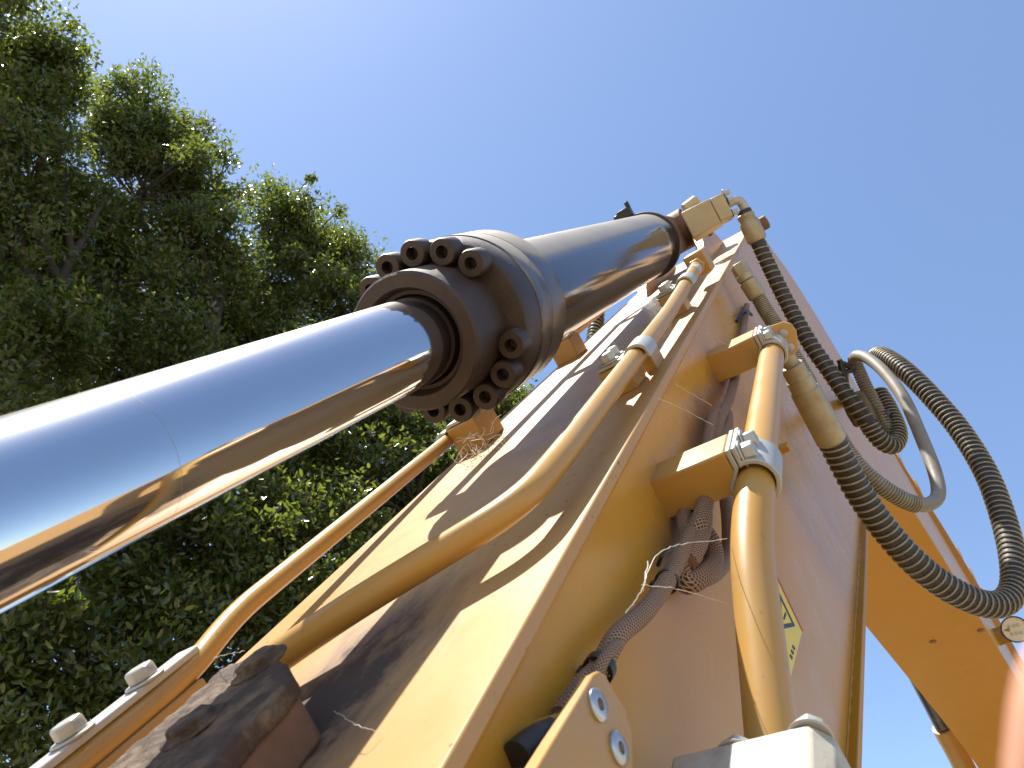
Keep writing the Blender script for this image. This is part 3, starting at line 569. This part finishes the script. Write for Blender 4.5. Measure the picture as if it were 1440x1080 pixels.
m = MB(); m.box(at(1398, 897, 4.85), [nz(at(1420, 890, 4.8) - at(1380, 903, 4.9)), N_, nz(np.cross(nz(at(1420, 890, 4.8) - at(1380, 903, 4.9)), N_))], (.11, .045, .03)); m.build('lamp_bracket', 'paint', lp, bevel=.004)
m = MB(); m.tube(cr([at(1402, 868, 4.85), at(1414, 865, 4.8), at(1426, 870, 4.8), at(1430, 880, 4.83)], 6), .006, 8); m.build('lamp_cable', 'black_plastic', lp)
bc = thing('boom_cylinder', 'hydraulic boom cylinder slanting down beyond the rear boom', 'cylinder', at(1330, 1040, 5.3))
p0, p1 = hit_w(1281, 935, -.36), hit_w(1372, 1110, -.36); ax = nz(p1 - p0); L = np.linalg.norm(p1 - p0)
m = MB(); m.lathe(p0 - ax*.4, ax, [(0, .056), (L*.6 + .4, .056)], 40); m.build('rod', 'head_ring', bc)
m = MB(); m.lathe(p0 + ax*L*.5, ax, [(0, .06), (0, .078), (.1, .078), (.1, .074), (L*2.2, .074)], 40); m.build('barrel', 'paint', bc)

# ------------------------------------------------------------------ spider threads
wb = [([pt(905, 830, .245), pt(908, 812, .25), pt(925, 780, .25), pt(960, 765, .26), at(1022, 758, .75)], .0006), ([pt(902, 822, .245), pt(960, 830, .25), at(1040, 855, .74)], .0005), ([pt(880, 862, .236), pt(903, 828, .25), pt(911, 790, .252)], .0008),
      ([pt(925, 560, .22), pt(960, 575, .235), pt(1003, 598, .25)], .0005), ([pt(950, 540, .23), pt(975, 555, .24), pt(1000, 570, .25)], .0005), ([pt(1010, 480, .24), pt(1035, 487, .24), pt(1050, 490, .23)], .0005),
      ([hit_n(470, 1000, .003), hit_n(500, 1018, .012), hit_n(535, 1030, .003)], .0004), ([hit_n(300, 925, .05), hit_n(322, 920, .06), hit_n(345, 915, .03)], .0004), ([at(1003, 960, .70), at(1000, 920, .71), at(1006, 925, .71)], .0003)]
for i, (pts, r) in enumerate(wb):
    P = cr(pts, 8); P += (rng.random(P.shape) - .5)*.0012; m = MB(); m.tube(P, r*.55, 5)
    tag(m.build('spider_thread', 'web'), ['pale spider thread strung from the cable tie to the side tube', 'pale spider thread running from the cable tie across the side tube', 'tangled pale spider thread hanging beside the cable bundle', 'thin spider thread above the lower bracket', 'thin spider thread beside the cable loop hole', 'thin spider thread under the upper bracket', 'thin spider thread on the stained top plate', 'thin spider thread between slim tube and dark clamp', 'short stray spider thread beside the side tube'][i], 'spider thread', 'spider threads on the boom')
# cobweb tuft on the slim tube's clamp
m = MB(); c = hit_n(672, 628, .02)
for k in range(46):
    a_ = c + (rng.random(3) - .5)*np.array([.09, .05, .05]); b_ = a_ + (rng.random(3) - .5)*.05; P = cr([a_, (a_ + b_)/2 + (rng.random(3) - .5)*.02, b_], 4); m.tube(P, .0005, 4)
o = tag(m.build('cobweb', 'web'), 'tangled cobweb caught on the slim tube clamp block', 'cobweb'); o['kind'] = 'stuff'

# ------------------------------------------------------------------ trees
def wray(x, y): return MWORLD @ ray(x, y)
def wat(x, y, hd):                                    # world point on the pixel's ray at horizontal distance hd
    r = wray(x, y); return CAMW + r*hd/math.hypot(r[0], r[1])
LV = [(-.5, 0, 0), (-.18, .19, .05), (.22, .17, .04), (.5, 0, -.06), (.22, -.17, .04), (-.18, -.19, .05)]
LF = [(0, 1, 2, 3), (0, 3, 4, 5)]
LVn = np.array(LV)
def tree(label, trunk_px, hd, blobs, seed, leaves, lsize):
    r_ = np.random.default_rng(seed); base = wat(*trunk_px, hd); base = np.array([base[0], base[1], 0.0])
    t = thing('broadleaf_tree', label, 'tree', base, 'trees beside the excavator', world=True)
    C = np.array([wat(x, y, d - .9*min(1, max(0, (y - 480)/250)) if d < 12 else d) for x, y, rp, d in blobs]); Rm = np.array([rp/F_PX*np.linalg.norm(c - CAMW)*(1/ (1.0)) for (x, y, rp, d), c in zip(blobs, C)])
    # skeleton: trunk, then a limb to each blob, twigs inside
    top = C[:, 2].max(); m = MB(); cx = np.array([C[:, 0].mean(), C[:, 1].mean()])
    def tp(f): return np.array([base[0] + (cx[0] - base[0])*f*.6 + .15*math.sin(f*5 + seed), base[1] + (cx[1] - base[1])*f*.6 + .12*math.cos(f*4), top*f*.86])
    fs = np.linspace(0, 1, 14); m.tube(np.array([tp(f) for f in fs]), np.interp(fs, [0, .05, 1], [.30, .22, .03]), 12)
    m.build('trunk', 'bark', t, world=True)
    m = MB(); clumps = []
    for c, R in zip(C, Rm):
        f = np.clip((c[2] - .9*R)/(top*.86)*.78, .22, .9); s0 = tp(f); mid = (s0 + c)/2 + (r_.random(3) - .5)*R*.6 - np.array([0, 0, .1*R])
        P = cr([s0, mid, c], 6); m.tube(P, np.linspace(.085*(1 - f*.5), .03, len(P)), 8)
        nn = int(7 + 26*R)
        for _ in range(nn):
            v = nz(r_.normal(size=3)); spr = r_.random() < .28; q = c + v*R*((.35 + .62*r_.random()**.45) if not spr else 1.0 + .22*r_.random())*np.array([1, 1, .95]); clumps.append((q, spr))
            j = c + (q - c)*(.25*r_.random()); k2 = (q + j)/2 + (r_.random(3) - .5)*.3; P = cr([j, k2, q + nz(v + (0, 0, .3))*.18], 4); m.tube(P, np.linspace(.022, .006, len(P)), 5)
    m.build('limbs', 'bark', t, world=True)
    K = len(clumps); cc = np.array([q for q, _ in clumps]); idx = r_.integers(0, K, leaves)
    spz = np.array([q for _, q in clumps]); csz = np.where(spz, .10 + .14*r_.random(K), .22 + .26*r_.random(K)); pw = np.where(spz, .35, 1.0); idx = r_.choice(K, leaves, p=pw/pw.sum()); csz = csz[idx][:, None]; off = r_.normal(size=(leaves, 3)); off *= (r_.random((leaves, 1))**.5)*csz*.75/np.maximum(.6, np.linalg.norm(off, axis=1)[:, None]/1.6); off[:, 2] *= .8
    pos = cc[idx] + off
    a = r_.normal(size=(leaves, 3)); a[:, 2] -= .35; a /= np.linalg.norm(a, axis=1)[:, None]; b = np.cross(a, r_.normal(size=(leaves, 3)) + np.array([.0, .0, 1.2])); b /= np.linalg.norm(b, axis=1)[:, None]; n_ = np.cross(a, b)
    sz = lsize*(.7 + .6*r_.random(leaves))
    V = pos[:, None, :] + sz[:, None, None]*(LVn[None, :, 0, None]*a[:, None] + LVn[None, :, 1, None]*b[:, None] + LVn[None, :, 2, None]*n_[:, None]); V = V.reshape(-1, 3)
    Fi = (np.arange(leaves)[:, None, None]*6 + np.array(LF)[None]).reshape(-1, 4)
    me = bpy.data.meshes.new('crown'); me.vertices.add(len(V)); me.vertices.foreach_set('co', V.astype(np.float32).ravel()); me.loops.add(Fi.size); me.loops.foreach_set('vertex_index', Fi.ravel().astype(np.int32))
    me.polygons.add(len(Fi)); me.polygons.foreach_set('loop_start', (np.arange(len(Fi))*4).astype(np.int32)); me.update(calc_edges=True)
    hue = np.clip(.35*r_.random(K)[idx] + .65*r_.random(leaves), 0, 1); yel = (r_.random(leaves) < .06).astype(float)
    lf = np.zeros((leaves, 3), np.float32); lf[:, 0] = hue; lf[:, 1] = yel; lf = np.repeat(lf, 6, 0)
    at_ = me.attributes.new('lf', 'FLOAT_VECTOR', 'POINT'); at_.data.foreach_set('vector', lf.ravel())
    me.materials.append(M['leaf']); o = bpy.data.objects.new('crown', me); COL.objects.link(o); o.parent = t; o.matrix_parent_inverse = PINV[t.name]
    return t
tree('tall dense leafy tree whose crown overtops its neighbours', (-60, 900), 8.4, [(-60, 30, 120, 8.6), (20, 85, 70, 8.4), (72, 105, 36, 8.3), (25, 175, 55, 8.3), (-60, 230, 120, 8.6), (40, 260, 65, 8.2), (-20, 380, 90, 8.6), (30, 470, 80, 8.2), (-90, 560, 130, 8.8), (20, 700, 120, 8.8), (-60, 860, 160, 8.4), (40, 980, 130, 8.3)], 3, 76000, .084)
tree('broad leafy tree with a domed crown next to the tallest tree', (190, 1150), 8.9, [(200, 175, 62, 9.0), (172, 205, 40, 8.9), (245, 225, 60, 9.0), (285, 270, 50, 9.0), (190, 280, 100, 8.9), (105, 320, 62, 8.9), (255, 350, 85, 8.8), (150, 400, 90, 8.9), (300, 420, 60, 8.9), (80, 480, 90, 9.1), (220, 500, 90, 8.9), (150, 640, 120, 9.0), (290, 640, 110, 8.9), (200, 800, 140, 8.8), (330, 790, 120, 8.8), (120, 950, 150, 8.7), (290, 950, 140, 8.7)], 5, 105000, .084)
tree('lower spreading leafy tree behind the rusty cylinder gland', (480, 1250), 9.4, [(400, 320, 62, 9.4), (440, 345, 60, 9.3), (485, 385, 42, 9.3), (370, 400, 75, 9.4), (455, 440, 70, 9.2), (500, 470, 40, 9.2), (350, 500, 80, 9.5), (430, 540, 80, 9.3), (520, 560, 60, 9.3), (400, 660, 100, 9.3), (520, 650, 90, 9.2), (610, 600, 60, 9.3), (680, 585, 50, 9.4), (725, 575, 30, 9.5), (440, 780, 100, 9.2), (580, 720, 90, 9.3), (640, 680, 70, 9.3), (450, 900, 110, 9.2)], 9, 105000, .084)
tree('shaded leafy tree standing deep behind the front row of trees', (300, 1100), 12.5, [(40, 560, 120, 12.5), (230, 560, 110, 12.6), (430, 600, 90, 12.5), (100, 720, 150, 12.5), (320, 720, 140, 12.5), (530, 700, 90, 12.6), (60, 900, 170, 12.4), (280, 900, 160, 12.4), (470, 850, 120, 12.5), (30, 420, 120, 12.2), (190, 400, 110, 12.2), (330, 480, 90, 12.4), (110, 480, 120, 13.6), (260, 560, 120, 13.8)], 13, 62000, .115)  # hidden upper blobs added to thicken the crown and shade lower foliage

# ------------------------------------------------------------------ the photographer's hand: one fingertip reaches in front of the lens
hd = thing('person', 'blurred pink fingertip of a hand held close in front of the lens', 'hand', at(1700, 2000, .085))
def chain(name, pts, parent, mat='skin'):
    P = cr([at(x, y, z) for x, y, z, r in pts], 6); rr = np.interp(np.linspace(0, 1, len(P)), np.linspace(0, 1, len(pts)), [p[3] for p in pts]); return P, rr
m = MB()
fingers = [[(1720, 2050, .088, .011), (1640, 1560, .074, .0100), (1590, 1230, .062, .0085), (1598, 1060, .056, .0080), (1612, 960, .053, .0072), (1620, 915, .052, .0045), (1622, 905, .052, .001)],
           [(1900, 2050, .090, .011), (1870, 1560, .082, .0100), (1850, 1260, .078, .0088), (1840, 1080, .078, .0080), (1838, 1000, .078, .005), (1838, 985, .078, .001)],
           [(2050, 2100, .094, .011), (2060, 1650, .090, .0098), (2050, 1380, .088, .0086), (2040, 1200, .090, .0078), (2040, 1130, .091, .005), (2040, 1118, .091, .001)],
           [(2200, 2200, .098, .010), (2240, 1850, .098, .0088), (2240, 1650, .098, .0076), (2235, 1500, .099, .007), (2235, 1440, .1, .0045), (2235, 1430, .1, .001)],
           [(1720, 2350, .096, .014), (1560, 2150, .086, .0115), (1490, 1950, .080, .0100), (1470, 1800, .078, .0088), (1468, 1740, .078, .005), (1468, 1728, .078, .001)]]
palm = [(1960, 2750, .112, .026), (1950, 2500, .105, .030), (1930, 2250, .098, .027), (1920, 2090, .094, .018)]
for f in fingers + [palm]:
    P, rr = chain('f', f, hd); m.tube(P, rr, 16)
o = m.build('hand', 'skin', hd); rm = o.modifiers.new('remesh', 'REMESH'); rm.mode = 'VOXEL'; rm.voxel_size = .0012; rm.use_smooth_shade = True
sm = o.modifiers.new('smooth', 'SMOOTH'); sm.iterations = 6
